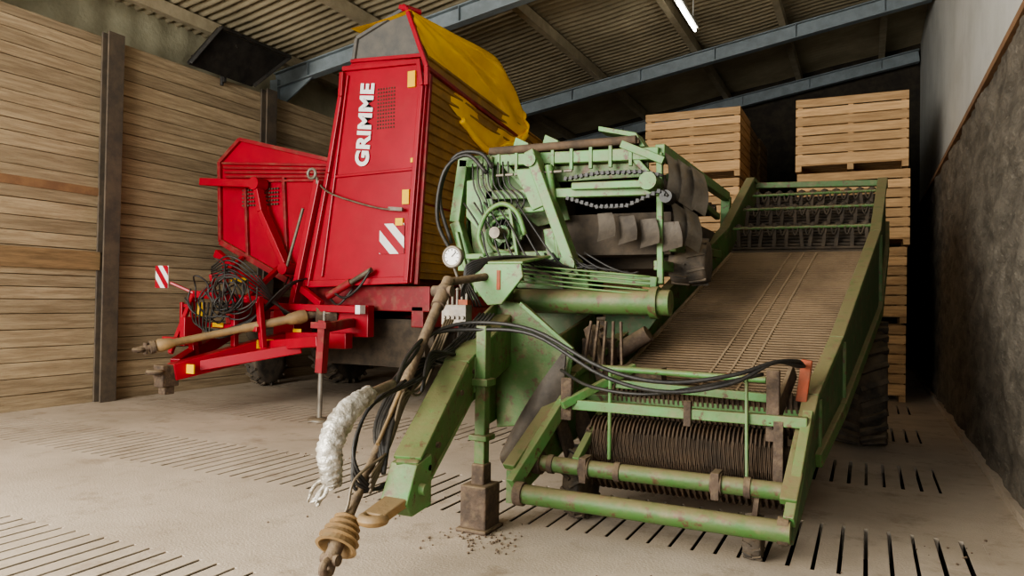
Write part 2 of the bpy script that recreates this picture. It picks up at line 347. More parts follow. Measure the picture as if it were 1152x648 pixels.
# lettering
cu=D.curves.new("lettering","FONT"); cu.body="GRIMME"; cu.size=.31; cu.extrude=.004; cu.offset=.014; cu.align_x='LEFT'; cu.space_character=1.06; cu.shear=.05
ob=D.objects.new("lettering",cu); COL.objects.link(ob); cu.materials.append(M['white'])
xa=Vector((.07,0,1)).normalized(); ya=Vector((-1,0,.07)).normalized(); za=xa.cross(ya)
bpy.context.view_layer.update(); ln=ob.dimensions.x; sc=1.18/ln
mx=Matrix((xa*sc,ya*1.0,za)).transposed().to_4x4(); mx.translation=Vector((-6.38,Y0-.02,3.46)); ob.matrix_world=mx; G.extra.append(ob)
q=g("stickers",'sticker')
for x,z,wd,h in[(-5.66,4.62,.12,.22),(-5.72,3.0,.11,.2),(-5.82,2.66,.12,.1),(-5.62,3.5,.06,.06)]: q.box(x-wd/2,x+wd/2,Y0-.035,Y0-.0,z-h/2,z+h/2)
def hazard(x0,x1,z0,z1,y):
    a=g("hazard_plates",'white'); a.box(x0,x1,y,y+.01,z0,z1); r=g("hazard_stripes",'red'); W=x1-x0; H=z1-z0
    for s0 in(-.75,0.0,.75):
        def clip(poly,fn):
            out=[]
            for i in range(len(poly)):
                p,qq=poly[i],poly[(i+1)%len(poly)]; a1,b1=fn(p),fn(qq)
                if a1>=0: out.append(p)
                if (a1>=0)!=(b1>=0):
                    t=a1/(a1-b1); out.append((p[0]+(qq[0]-p[0])*t,p[1]+(qq[1]-p[1])*t))
            return out
        poly=[(0,0),(1,0),(1,1),(0,1)]
        poly=clip(poly,lambda p:p[0]-(1-p[1])-s0+.2); 
        if poly: poly=clip(poly,lambda p:-(p[0]-(1-p[1])-s0-.18))
        if len(poly)>2: r.prism([(x0+p[0]*W,y-.004,z0+p[1]*H) for p in poly],(0,.004,0))
hazard(-6.15,-5.74,2.22,2.64,Y0-.02)
# intake hopper at the left
q=g("hopper_front",'red',.01)
q.prism([(-9.03,8.7,4.08),(-9.46,8.7,3.77),(-9.40,8.7,2.47),(-8.43,8.7,2.05),(-7.72,8.7,1.72),(-7.3,8.7,1.75),(-7.1,8.7,3.60)],(0,.06,0))
q=g("hopper_sides",'redd'); q.prism([(-9.46,8.76,3.77),(-9.40,8.76,2.47),(-9.34,8.76,2.47),(-9.4,8.76,3.77)],(0,3.2,0)); q.prism([(-9.40,8.76,2.5),(-7.4,8.76,1.7),(-7.4,8.76,1.78),(-9.4,8.76,2.6)],(0,3.2,0))
q.prism([(-9.46,11.9,3.77),(-9.40,11.9,2.47),(-7.4,11.9,1.75),(-7.1,11.9,3.6)],(0,.05,0))
q=g("hopper_ribs",'redd',.004)
for i in range(5): q.beam((-9.40+.03*i,8.66,3.74-.075*i),(-7.15,8.66,3.56-.055*i),.03,.035)
q.path([(-9.46,8.67,3.77),(-9.03,8.67,4.1),(-7.12,8.67,3.62)],.05,.06); q.beam((-9.46,8.67,3.77),(-9.40,8.67,2.47),.06,.06,up=(0,1,0))
q.beam((-9.4,8.67,2.47),(-7.75,8.67,1.75),.06,.09)
for x in(-8.9,-8.1): q.beam((x,8.67,3.45),(x+.1,8.67,2.2),.05,.05,up=(0,1,0))
q=g("hopper_arm",'red',.012)
q.path([(-9.67,8.5,3.43),(-8.46,8.5,3.33)],.1,.12); q.path([(-8.48,8.5,3.36),(-8.35,8.5,2.9),(-7.82,8.5,2.02)],.09,.15,up=(0,1,0)); q.cyl((-8.46,8.4,3.33),(-8.46,8.62,3.33),.1)
q.cyl((-7.8,8.35,2.02),(-7.8,8.65,2.02),.09)
q=g("side_post",'red',.01); q.beam((-7.18,8.4,3.3),(-7.62,8.4,1.45),.1,.12,up=(0,1,0)); q.beam((-7.45,8.4,1.72),(-7.0,8.3,1.5),.08,.1)
q=g("hydraulic_rams",'metal'); q.cyl((-7.75,8.38,2.0),(-7.45,8.38,2.9),.022); q.cyl((-6.95,8.38,1.62),(-6.2,8.38,2.0),.035)
g("ram_bodies",'redd').cyl((-6.95,8.38,1.62),(-6.55,8.38,1.82),.055)
g("steel_cable",'metal').tube([(-7.3,8.42,3.36),(-7.0,8.38,3.12),(-6.5,8.38,2.95),(-6.05,8.38,2.84),(-5.8,8.42,2.83)],.014)
q=g("cable_shackle",'sheet'); q.torus((-7.3,8.38,3.40),(0,1,0),.07,.022); q.torus((-7.2,8.38,3.28),(1,1,0),.05,.02); q.beam((-5.95,8.4,2.84),(-5.72,8.4,2.82),.03,.05)
# chassis
q=g("chassis",'redd',.015)
q.box(-7.9,-5.45,8.7,8.85,1.42,1.78); q.box(-7.9,-7.7,8.7,13.2,1.2,1.45); q.box(-5.75,-5.55,8.7,13.2,1.2,1.5); q.box(-7.9,-5.5,8.8,12.9,1.5,1.76)
for yy in(9.6,11,12.4): q.box(-9.3,-5.5,yy,yy+.15,1.15,1.35)
q.box(-9.4,-9.2,8.8,12.8,1.15,1.6)
q=g("front_crossbar",'red',.01); q.beam((-7.95,8.3,1.46),(-6.35,8.3,1.44),.1,.1); q.beam((-9.35,8.55,2.28),(-7.9,8.35,1.45),.1,.13)
q.box(-7.9,-7.5,8.3,8.7,.95,1.5); q.box(-7.2,-6.3,8.45,8.6,1.05,1.5)
g("bar_end_cap",'white').box(-6.36,-6.28,8.24,8.36,1.38,1.5)
q=g("under_machine",'dark'); q.box(-7.5,-5.7,9.0,12.8,.6,1.3); 
for yy in (9.2,9.8,10.4): q.cyl((-9.2,yy,1.0),(-5.6,yy,1.0),.14)
# drawbar
q=g("drawbar",'red',.012)
q.beam((-8.14,6.75,.60),(-7.60,8.5,.98),.2,.22,h2=.3); q.beam((-8.25,6.9,.66),(-8.95,8.7,1.15),.14,.2)
q.beam((-7.6,8.3,.98),(-6.5,8.3,1.0),.16,.22); q.beam((-7.7,7.9,.9),(-6.5,7.7,1.02),.14,.14)
q.beam((-8.2,6.9,.62),(-7.0,7.9,.9),.12,.14)
q=g("headstock",'red',.01)
q.beam((-8.75,7.6,1.62),(-7.5,7.6,1.55),.08,.1); q.beam((-8.75,7.6,1.62),(-8.72,7.6,.95),.08,.08); q.beam((-7.95,7.6,1.6),(-7.93,7.6,.85),.08,.08); q.beam((-7.5,7.6,1.6),(-7.5,7.7,.9),.08,.08)
q.beam((-8.75,7.6,1.2),(-7.5,7.6,1.15),.06,.07); q.beam((-8.75,7.6,1.62),(-8.6,7.1,.8),.06,.06); q.beam((-8.4,7.3,1.05),(-8.35,7.3,.65),.1,.1); q.beam((-8.6,7.0,1.0),(-8.0,7.0,.98),.08,.08)
q.beam((-8.55,7.55,1.6),(-8.85,8.6,2.2),.07,.07); q.beam((-7.7,7.55,1.55),(-8.0,8.6,2.1),.07,.07); q.beam((-8.3,7.5,1.9),(-8.3,7.6,1.5),.05,.05); q.beam((-8.6,7.8,1.9),(-7.7,7.8,1.85),.06,.08)
q.beam((-8.9,7.6,1.45),(-8.75,7.6,1.45),.1,.05); q.beam((-9.0,7.6,.95),(-8.6,7.5,.95),.06,.08); q.beam((-8.98,7.6,1.5),(-8.98,7.6,.95),.05,.05); q.beam((-8.15,7.6,2.05),(-8.1,7.6,1.55),.05,.07); q.box(-8.55,-8.45,7.2,7.5,.9,1.3)
q=g("hitch_eye",'rust',.01); q.box(-8.22,-8.06,6.55,6.8,.42,.7); q.torus((-8.14,6.5,.62),(0,0,1),.08,.035); q.box(-8.2,-8.08,6.6,6.75,.32,.42); q.box(-8.45,-8.15,6.72,6.8,.5,.68)
q=g("stickers",'sticker'); q.box(-8.02,-7.87,6.86,6.88,.58,.70); 
q.rbox((-7.66,7.9,.93),(.012,.25,.12),Matrix.Rotation(-.3,4,'Z')); q.box(-8.62,-8.5,7.54,7.56,1.3,1.5); q.box(-8.3,-8.1,7.54,7.555,1.16,1.22);q.box(-8.2,-7.9,7.76,7.775,1.80,1.86); q.box(-7.5,-7.35,8.28,8.295,1.02,1.14)
q=g("pto_shaft",'pto'); a=Vector((-8.17,6.5,.94)); b=Vector((-7.25,8.25,1.33))
q.lathe(a,b,[(0,.05),(.03,.09),(.10,.07),(.12,.05),(.55,.05),(.56,.06),(.86,.06),(.88,.08),(.96,.1),(1,.09)])
q=g("pto_joints",'rust'); d=(b-a).normalized(); q.cyl(a-d*.2,a,.04); q.torus(a-d*.18,(0,0,1),.05,.03); q.cyl(a-d*.1+Vector((0,0,-.07)),a-d*.1+Vector((0,0,.07)),.03); q.cyl(b,b+d*.25,.06); q.cyl((-7.1,8.3,1.35),(-6.9,8.5,1.36),.13)
q.cyl(a-d*.05,a+d*.01,.085)
# jack
q=g("jack_leg",'redd'); q.beam((-6.4,7.6,.62),(-6.36,7.6,1.3),.11,.11); q.beam((-6.4,7.6,1.2),(-6.55,8.4,1.25),.1,.12); q.box(-6.5,-6.25,7.5,7.7,1.2,1.28)
q=g("jack_rod",'sheet'); q.cyl((-6.41,7.6,.03),(-6.4,7.6,.66),.032); q.lathe((-6.41,7.6,0),(-6.41,7.6,.04),[(0,.15),(.5,.15),(1,.06)]); q.cyl((-6.36,7.6,1.3),(-6.36,7.6,1.42),.02); q.cyl((-6.36,7.6,1.4),(-6.22,7.55,1.4),.012)
hazard(-9.28,-9.02,1.70,2.02,7.38)
g("headstock",'red').beam((-9.02,7.42,1.78),(-8.7,7.6,1.62),.04,.04)
# hose bundle
q=g("hydraulic_hoses",'black')
for i in range(20):
    cx=-8.2+R.uniform(-.3,.45); cz=1.72+R.uniform(-.15,.12); rr=R.uniform(.16,.36); rz=rr*R.uniform(.8,1.5); yy=7.45+R.uniform(-.12,.08); ph=R.uniform(0,6); pts=[]; W=R.uniform(3.5,6)
    for k in range(9):
        an=ph+k*W/8; pts.append((cx+rr*math.cos(an)+k*.02,yy+.06*math.sin(k*1.3+i),cz-.12+rz*math.sin(an)*.9))
    q.tube(pts,.012,n=6,sub=5)
for i in range(6):
    q.tube([(-8.6+i*.08,7.45,1.5),(-8.35+i*.06,7.3,1.2-.03*i),(-7.95+i*.05,7.5,1.15),(-7.6+i*.04,8.0,1.5+.05*i),(-7.9+i*.1,8.6,1.9)],.013,n=6)
    q.tube([(-8.3,7.5,2.0-.03*i),(-7.95,7.5,2.15-.06*i),(-7.65,7.7,1.9-.05*i),(-7.5+.03*i,8.1,1.35)],.013,n=6)
q.tube([(-6.9,8.38,1.7),(-6.6,8.3,1.6),(-6.35,8.3,1.75),(-6.2,8.36,2.0)],.018); q.tube([(-6.95,8.4,1.6),(-6.7,8.3,1.5),(-6.5,8.35,1.72)],.015)
wheel(G,"rear_left",(-8.9,11.2,.72),.72,.5,rimc='redd'); wheel(G,"rear_right",(-6.1,11.2,.72),.72,.5,rimc='redd'); wheel(G,"support",(-9.75,10.1,.42),.42,.25,14,'redd')
G.build()
# ---------------------------------------------------------------- green harvester
G=Group("green_trailed_harvester",(-1.8,7,0)); g=G.p
Ls=[(-2.16,4.55,.44,.22),(-2.0,5.3,1.02,.55),(-1.82,6,1.30,.8),(-1.34,8,2.36,1.75),(-1.24,9.2,3.08,2.3),(-1.22,9.6,3.06,2.6)]
Rs=[(-.42,4.55,.44,.22),(-.35,5.3,.97,.52),(-.22,6,1.33,.78),(.05,8,2.30,1.50),(.13,9.2,3.0,2.2),(.14,9.6,2.98,2.5)]
def sideplate(name,S,m,dx):
    q=g(name,m); 
    for a,b in zip(S,S[1:]):
        vs=[]
        for s_ in(a,b):
            for o in(0,dx):
                for z in(s_[3],s_[2]): vs.append((s_[0]+o,s_[1],z))
        q.add(vs,[(0,1,3,2),(4,6,7,5),(0,4,5,1),(2,3,7,6),(0,2,6,4),(1,5,7,3)])
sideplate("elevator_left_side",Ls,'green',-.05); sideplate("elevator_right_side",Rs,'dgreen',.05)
q=g("elevator_top_rails",'green',.008)
q.path([(s[0]-.03,s[1],s[2]+.02) for s in Ls],.1,.05); 
q.path([(s[0]+.02,s[1],s[2]+.02) for s in Rs],.1,.05)
q.path([(s[0]+.06,s[1],s[3]+.05) for s in Rs[1:]],.06,.1)
for s0,s1 in zip(Rs[1:4],Rs[2:5]):
    q.beam((s0[0]+.06,s0[1]+.1,s0[3]),(s0[0]+.06,s0[1]+.1,s0[2]),.05,.05)
def li(S,y):
    for a,b in zip(S,S[1:]):
        if a[1]<=y<=b[1]:
            k=(y-a[1])/(b[1]-a[1]); return a[0]*(1-k)+b[0]*k
    return S[-1][0]
def bx(t): return li(Ls,t)+.03,li(Rs,t)-.03
def bz(y):
    pts=[(5.5,.86),(6,1.10),(8,2.12),(9.3,2.86),(9.6,2.9)]
    for a,b in zip(pts,pts[1:]):
        if y<=b[0]: k=(y-a[0])/(b[0]-a[0]); return a[1]*(1-k)+b[1]*k
    return 2.9
q=g("sieve_web_rods",'web')
y=5.5
while y<8.05:
    a,b=bx(y); z=bz(y); q.cyl((a,y,z),(b,y,z),.010,n=6); y+=.036
q=g("sieve_web_bed",'brown'); q.grid(lambda u,v:(bx(5.5+u*2.55)[0]*(1-v)+bx(5.5+u*2.55)[1]*v,5.5+u*2.55,bz(5.5+u*2.55)-.03),20,1,False)
q=g("web_strips",'strip')
for f in(.46,.55,.64):
    ys=[5.55,6.0,8.0]; q.path([(bx(y)[0]*(1-f)+bx(y)[1]*f,y,bz(y)+.008) for y in ys],.018,.008)
for f in(.015,.985):
    ys=[5.55,6.0,8.0]; q.path([(bx(y)[0]*(1-f)+bx(y)[1]*f,y,bz(y)+.012) for y in ys],.03,.02)
q=g("upper_web",'dark')
y=8.05
while y<9.6:
    a,b=bx(y); q.cyl((a,y,bz(y)),(b,y,bz(y)),.018,n=6); y+=.07
q.grid(lambda u,v:(bx(8.05+u*1.5)[0]*(1-v)+bx(8.05+u*1.5)[1]*v,8.05+u*1.5,bz(8.05+u*1.5)-.05),10,1,False)
q=g("upper_crossbars",'green',.006)
for y,dz in((8.15,.20),(8.6,.20),(9.05,.16)):
    a,b=bx(y); q.cyl((a,y,bz(y)+dz),(b,y,bz(y)+dz),.018)
a,b=bx(9.4); q.beam((a-.05,9.4,3.05),(b+.05,9.4,3.01),.08,.07)
q=g("web_tines",'dark')
for y,dz in((8.17,.20),(8.62,.20),(9.07,.16)):
    a,b=bx(y)
    for i in range(11):
        x=a+.05+(b-a-.1)*i/10; q.beam((x,y,bz(y)+dz+.03),(x+R.uniform(-.03,.03),y-.04,bz(y)+dz-.22),.035,.03)
        q.ball((x,y,bz(y)+dz),.045,6)
    for i in range(10):
        x=a+.1+(b-a-.1)*i/10; q.tube([(x,y-.02,bz(y)+dz),(x+.03,y-.06,bz(y)+dz-.1),(x+.07,y-.02,bz(y)+dz)],.01,n=5,sub=3)
# pick-up
q=g("front_tubes",'green')
q.cyl((-2.10,4.5,.31),(-.38,4.48,.31),.064,n=20); q.cyl((-2.06,4.8,.46),(-.42,4.8,.46),.056,n=20)
q=g("tube_collars",'rust',.004)
for x in(-1.73,-.85): q.cyl((x-.035,4.8,.46),(x+.035,4.8,.46),.072); q.box(x-.025,x+.025,4.73,4.87,.37,.54)
for x in(-2.08,-.42): q.cyl((x-.03,4.5,.31),(x+.03,4.5,.31),.08); q.cyl((x-.03,4.8,.46),(x+.03,4.8,.46),.08)
for x in(-1.98,-1.5,-.66): q.cyl((x-.02,4.8,.46),(x+.02,4.8,.46),.066)
q=g("pickup_frame",'lgreen',.006)
q.beam((-2.0,5.0,.86),(-.33,5.0,.86),.07,.07); q.beam((-1.66,5.25,1.0),(-.55,5.25,.97),.06,.06); q.beam((-1.95,5.45,.86),(-.35,5.45,.85),.06,.06)
q.beam((-2.14,4.5,.36),(-1.98,5.05,.88),.06,.1); q.beam((-.39,4.5,.36),(-.33,5.1,.9),.06,.09); q.cyl((-1.62,4.98,.5),(-1.62,4.98,1.12),.014)
q.beam((-.68,4.9,.48),(-.70,4.98,1.12),.02,.035); q.beam((-1.95,4.9,.86),(-1.55,5.35,1.12),.05,.06); q.beam((-1.8,5.5,.85),(-1.8,4.8,.5),.05,.06)
q.cyl((-1.75,5.15,1.12),(-.6,5.15,1.10),.022)
q=g("pickup_brackets",'rust',.005)
q.box(-.58,-.50,5.0,5.06,.72,1.18); q.box(-1.98,-1.9,4.95,5.0,.75,1.05); q.beam((-.55,5.0,.8),(-.45,5.4,1.15),.03,.12); q.box(-1.72,-1.35,5.35,5.5,1.02,1.12)
q.beam((-2.02,5.0,.8),(-1.95,5.3,.2),.03,.12); q.beam((-.5,4.98,.86),(-.5,4.98,.45),.06,.04); q.box(-1.1,-1.05,4.95,5.0,.78,.95)
g("red_bracket",'redrust',.008).rbox((-.37,5.25,1.1),(.07,.06,.28),Matrix.Rotation(.12,4,'Y'))
g("red_scraper",'redrust').beam((-1.72,5.5,1.05),(-.9,5.55,1.08),.10,.02)
def spiral_roller(part,x0,x1,y,z,r0,r1,turns,n=18,per=10):
    N=int(turns*per); 
    def f(u,v):
        x=x0+(x1-x0)*u; an=v*2*math.pi; ph=(u*turns-v)%1; rr=r1 if ph<.45 else r0
        return (x,y+rr*math.cos(an),z+rr*math.sin(an))
    part.grid(f,N,n,False)
    part.cyl((x0-.05,y,z),(x1+.05,y,z),r0*.5)
q=g("tine_drum",'brown'); spiral_roller(q,-1.82,-.5,5.22,.60,.13,.165,46)
spiral_roller(q,-1.80,-.5,5.30,.33,.08,.11,30)
q=g("tine_fingers",'brown')
for i in range(110):
    x=-1.82+i*.012; o=R.uniform(-.01,.01)
    q.beam((x,5.06,.68+o),(x,4.99,.52),.004,.006); q.beam((x,4.99,.52),(x+.003,5.05,.36+o),.004,.006)
q=g("rear_roller",'brown'); spiral_roller(q,-1.80,-.38,5.52,.88,.085,.105,40); spiral_roller(q,-1.75,-.42,5.36,.76,.05,.075,36)
q=g("lower_guard",'dark'); q.box(-1.8,-.5,5.5,5.58,.2,.8)
wheel(G,"gauge_left",(-1.90,5.2,.27),.27,.13,16,'rust'); wheel(G,"gauge_right",(-.63,4.88,.14),.14,.11,12,'rust')
q=g("gauge_forks",'rust'); q.beam((-1.81,5.2,.27),(-1.81,5.1,.7),.02,.08); q.beam((-.63,4.88,.2),(-.6,4.85,.46),.03,.12)
q=g("under_elevator",'dark'); q.box(-1.7,-.4,6.3,9.0,.75,.95)
q=g("chassis_beams",'green',.01)
q.beam((-2.1,5.4,.95),(-2.0,10.0,1.0),.14,.2); q.beam((-.4,5.6,.75),(-.35,9.0,.95),.1,.14); q.beam((-2.2,9.6,.75),(-.4,9.6,.75),.14,.14)
q.beam((-.42,9.3,.75),(.0,9.3,2.3),.1,.1); q.beam((-1.3,9.3,.75),(-1.25,9.3,2.4),.1,.1); q.beam((-3.2,9.4,.75),(-2.1,9.4,.8),.14,.14)
wheel(G,"rear_right",(-.06,9.55,.72),.72,.54,24); wheel(G,"rear_left",(-3.1,9.6,.7),.7,.5,24)
# crossbeam and gusset
q=g("crossbeam",'green'); q.cyl((-2.72,5.6,1.6),(-1.35,5.6,1.6),.10,n=24); q.cyl((-2.8,5.6,1.6),(-2.68,5.6,1.6),.14,n=24); q.cyl((-1.5,5.6,1.6),(-1.44,5.6,1.6),.125,n=24)
q=g("gusset_plates",'green',.008)
q.prism([(-2.66,5.2,1.60),(-2.40,5.2,1.58),(-1.98,5.2,1.24),(-2.03,5.2,.95),(-2.25,5.2,.66),(-2.62,5.2,.60)],(0,.04,0))
q.prism([(-2.66,4.9,1.45),(-2.66,5.5,1.72),(-2.66,5.5,.7),(-2.66,5.0,.62)],(.03,0,0))
q.prism([(-2.2,5.25,1.3),(-2.2,6.2,1.5),(-2.2,6.2,.8),(-2.2,5.25,.7)],(.03,0,0))
q=g("gusset_edge",'lgreen',.004); q.path([(-2.42,5.18,1.58),(-1.98,5.18,1.24),(-2.03,5.18,.95)],.03,.03,up=(0,1,0))
q=g("front_shield",'lgreen',.006); q.prism([(-2.80,5.05,1.74),(-2.66,5.05,1.88),(-2.36,5.05,1.88),(-2.34,5.05,1.78),(-2.52,5.05,1.57),(-2.64,5.05,1.56)],(0,.03,0)); q.prism([(-2.66,5.08,1.88),(-2.36,5.08,1.88),(-2.3,5.5,1.95),(-2.66,5.5,1.95)],(0,0,.02))
q=g("shield_mark",'redrust'); q.box(-2.56,-2.53,5.043,5.05,1.68,1.83)
q=g("coulter_plate",'coulter'); q.grid(lambda u,v:(-2.52+.52*u,5.12-.10*math.sin(u*3)-.05*math.sin(v*3),.34+.30*u+v*(.12+.5*u)),14,8)
q.grid(lambda u,v:(-2.52+.52*u,5.14-.10*math.sin(u*3)-.05*math.sin(v*3),.34+.30*u+v*(.12+.5*u)),14,8)
# drawbar
q=g("drawbar",'green',.012)
q.beam((-2.36,3.58,.58),(-2.56,4.5,1.03),.14,.20,w2=.17,h2=.30); q.beam((-2.56,4.45,1.01),(-2.60,5.45,1.38),.17,.30,h2=.4)
q=g("drawbar_caps",'lgreen',.005); q.beam((-2.36,3.56,.69),(-2.56,4.45,1.17),.17,.02); q.beam((-2.56,4.45,1.17),(-2.60,5.2,1.47),.19,.02); q.beam((-2.36,3.6,.49),(-2.56,4.5,.88),.17,.02)
q=g("hitch",'pto',.008); q.prism([(-2.44,3.26,.40),(-2.30,3.26,.40),(-2.28,3.66,.48),(-2.44,3.66,.48)],(0,0,.05)); q.torus((-2.37,3.26,.42),(0,0,1),.055,.032)
q=g("hitch_block",'lgreen',.008); q.prism([(-2.46,3.44,.46),(-2.46,3.54,.66),(-2.46,3.70,.70),(-2.46,3.70,.40),(-2.46,3.5,.38)],(.18,0,0)); q.cyl((-2.50,3.58,.52),(-2.24,3.58,.52),.033)
q=g("stand_post",'green',.006); q.beam((-2.43,4.6,.40),(-2.43,4.6,1.42),.08,.08); q.box(-2.5,-2.36,4.53,4.67,1.0,1.05); q.box(-2.5,-2.36,4.53,4.67,.62,.66)
q.box(-2.56,-2.46,4.55,4.65,.95,1.2)
q=g("stand_foot",'rust',.012); q.box(-2.53,-2.33,4.48,4.70,.02,.32); q.box(-2.48,-2.38,4.54,4.66,.30,.46); q.box(-2.55,-2.31,4.45,4.72,0,.03)
q=g("bolts",'rust')
for x,y,z in((-2.57,4.55,1.1),(-2.58,4.6,.95),(-2.60,4.75,1.15),(-2.60,4.9,1.25),(-2.52,4.3,.98),(-2.42,3.85,.72),(-2.38,3.68,.62)): q.cyl((x-.1,y,z),(x+.1,y,z),.018)
# pto
a=Vector((-2.76,4.6,1.66)); b=Vector((-2.52,3.17,.32)); d=(b-a).normalized()
q=g("pto_shaft",'rust'); q.cyl(a,b,.026); q.cyl(a,a.lerp(b,.45),.036)
q.ball(a,.06); q.cyl(a+Vector((-.09,0,0)),a+Vector((.07,0,0)),.04); q.cyl(a+d*.02,a+d*.16,.05); q.cyl(a-d*.02,a-d*.12,.045); q.cyl(a-d*.1,Vector((-2.62,5.2,1.80)),.03)
q.cyl(b,b+d*.14,.04); q.torus(b+d*.17,(1,0,0),.035,.022); q.cyl(b+d*.12+Vector((-.05,0,0)),b+d*.12+Vector((.05,0,0)),.03)
q=g("pto_guard",'pto'); e=b-d*.13; f=b+d*.08
q.lathe(e,f,[(0,.045),(.1,.075),(.14,.058),(.28,.088),(.32,.068),(.46,.10),(.50,.08),(.66,.112),(.70,.092),(.88,.115),(.9,.095),(.7,.055)],24,False)
# silver duct
q=g("silver_wrapped_hose",'foil'); q.tube([(-2.45,3.02,.64),(-2.45,3.0,.72),(-2.45,3.0,.86),(-2.45,3.12,1.0),(-2.45,3.32,1.08)],[.045,.058,.066,.064,.045],n=20,sub=14,jit=.14)
for i in range(5): q.tube([(-2.45,3.02,.70),(-2.49+R.uniform(-.05,.03),2.97,.64-.02*i),(-2.52+R.uniform(-.05,.06),2.95,.56)],[.02,.012,.006],n=6,jit=.3)
g("grey_sleeve",'metal').tube([(-2.45,3.30,1.075),(-2.46,3.42,1.09),(-2.5,3.6,1.10)],.027,n=12)
# hoses
q=g("hoses",'black')
for o in(0,.05):
    q.tube([(-2.5,3.58+o,1.10),(-2.62,3.95,1.2+o),(-2.7,4.35,1.36),(-2.5,4.55,1.44-o),(-2.05,4.6,1.40-o*.6),(-1.55,4.6,1.17-o),(-1.14,4.62,1.10-o*1.2),(-.75,4.7,1.16-o),(-.52,4.85,1.24),(-.40,5.05,1.24-o*.6),(-.37,5.2,1.2)],.014)
q.tube([(-2.0,5.0,1.1),(-1.7,4.8,1.02),(-1.3,4.75,1.0),(-.9,4.8,1.08),(-.6,5.0,1.15)],.012)
q.tube([(-3.35,5.7,2.1),(-3.42,5.6,2.5),(-3.28,5.6,2.85),(-3.05,5.65,2.88),(-2.95,5.7,2.75)],.018); q.tube([(-3.3,5.7,1.95),(-3.44,5.6,2.3),(-3.35,5.55,2.72),(-3.15,5.6,2.86),(-2.98,5.65,2.7)],.018)
for i in range(7):
    q.tube([(-2.9+.02*i,5.1,1.42),(-2.84,4.9,1.2-.02*i),(-2.76+.01*i,4.5,1.15),(-2.70,4.1,1.0+.03*i),(-2.56-.02*i,3.7,.85),(-2.48,3.5,.60)],.010 if i%2 else .014,n=6)
    q.tube([(-2.9+.03*i,5.1,1.55),(-2.8,5.0,1.75+.02*i),(-2.6+.03*i,5.3,1.95),(-2.4+.05*i,5.6,1.85)],.009,n=6)
for i in range(4):
    q.tube([(-2.54,3.7+.1*i,1.1),(-2.60,3.5,.95),(-2.58,3.35,.72-.05*i),(-2.50,3.45,.52),(-2.44,3.65,.6)],.011,n=6)
for i in range(5):
    q.tube([(-2.62+.03*i,4.9,1.5),(-2.66,4.7,1.35-.03*i),(-2.68+.02*i,4.45,1.22),(-2.62,4.2,1.16+.02*i),(-2.52,3.95,1.02)],.010,n=6)
q=g("worn_hoses",'metal')
for i in range(4):
    q.tube([(-2.80+.02*i,4.7,1.45),(-2.74,4.3,1.12-.05*i),(-2.62,3.9,.92+.03*i),(-2.52,3.6,.72),(-2.50,3.4,.6-.03*i)],.010,n=6)
g("loose_chain",'metal').tube([(-2.50,3.55,.7),(-2.54,3.32,.6),(-2.54,3.25,.45),(-2.58,3.16,.3),(-2.54,3.16,.2)],.009,n=6)
q=g("lashing_rods",'pto'); q.cyl((-2.78,4.5,1.5),(-2.56,3.55,.75),.012); q.cyl((-2.80,4.45,1.35),(-2.58,3.5,.6),.010)
# valves and gauge
q=g("valve_block",'sheet',.004); q.box(-3.02,-2.80,5.0,5.1,1.40,1.56)
for i in range(5):
    x=-2.99+i*.042; q.cyl((x,5.05,1.56),(x,5.05,1.68),.012); q.ball((x,5.05,1.68),.016,8); q.cyl((x,4.98,1.46),(x,5.0,1.46),.014)
g("levers",'redrust').box(-2.88,-2.80,5.02,5.08,1.56,1.60)
q=g("gauge_case",'sheet'); q.lathe((-3.06,5.22,1.95),(-3.06,5.27,1.95),[(0,.085),(1,.085)],24); q.torus((-3.06,5.22,1.95),(0,1,0),.08,.014); q.cyl((-3.06,5.25,1.87),(-3.0,5.35,1.6),.012)
g("gauge_face",'white').cyl((-3.06,5.214,1.95),(-3.06,5.222,1.95),.070,n=24)
q=g("gauge_needle",'black'); q.beam((-3.06,5.21,1.95),(-3.02,5.21,1.99),.006,.006)
for i in range(9):
    an=math.radians(-40+i*32.5); q.beam((-3.06+.050*math.cos(an),5.212,1.95+.050*math.sin(an)),(-3.06+.064*math.cos(an),5.212,1.95+.064*math.sin(an)),.005,.005)
# upper frame
q=g("upper_frame",'lgreen',.01)
Y=5.8
q.path([(-3.28,Y,2.86),(-3.36,Y,2.3),(-3.12,Y,1.66)],.1,.1,up=(0,1,0))
q.beam((-3.32,Y,2.84),(-1.5,Y,2.79),.1,.10); q.beam((-3.02,Y-.05,2.52),(-1.48,Y-.05,2.49),.08,.08)
q.beam((-2.57,Y-.12,2.86),(-2.14,Y-.12,1.80),.09,.15,up=(0,1,0)); q.beam((-2.14,Y-.05,1.85),(-2.1,Y,1.5),.14,.1,up=(0,1,0))
q.beam((-3.0,Y-.05,2.86),(-2.95,Y-.05,1.62),.07,.08,up=(0,1,0)); q.beam((-3.1,Y,1.68),(-2.4,Y,1.66),.1,.1); q.beam((-2.2,Y,1.84),(-1.5,Y,1.76),.1,.09)
q.beam((-2.2,Y-.1,2.55),(-1.55,Y-.15,2.53),.07,.06); q.cyl((-1.53,Y-.25,2.54),(-1.53,Y,2.54),.07); q.cyl((-2.55,Y-.22,2.78),(-2.55,Y,2.78),.06); q.cyl((-2.2,Y-.22,1.9),(-2.2,Y,1.9),.07)
q.beam((-2.9,Y,2.82),(-2.6,Y,2.5),.05,.06,up=(0,1,0)); q.beam((-1.75,Y,2.82),(-1.52,Y,2.56),.05,.08,up=(0,1,0)); q.beam((-1.5,Y,2.8),(-1.48,Y,1.75),.05,.05,up=(0,1,0))
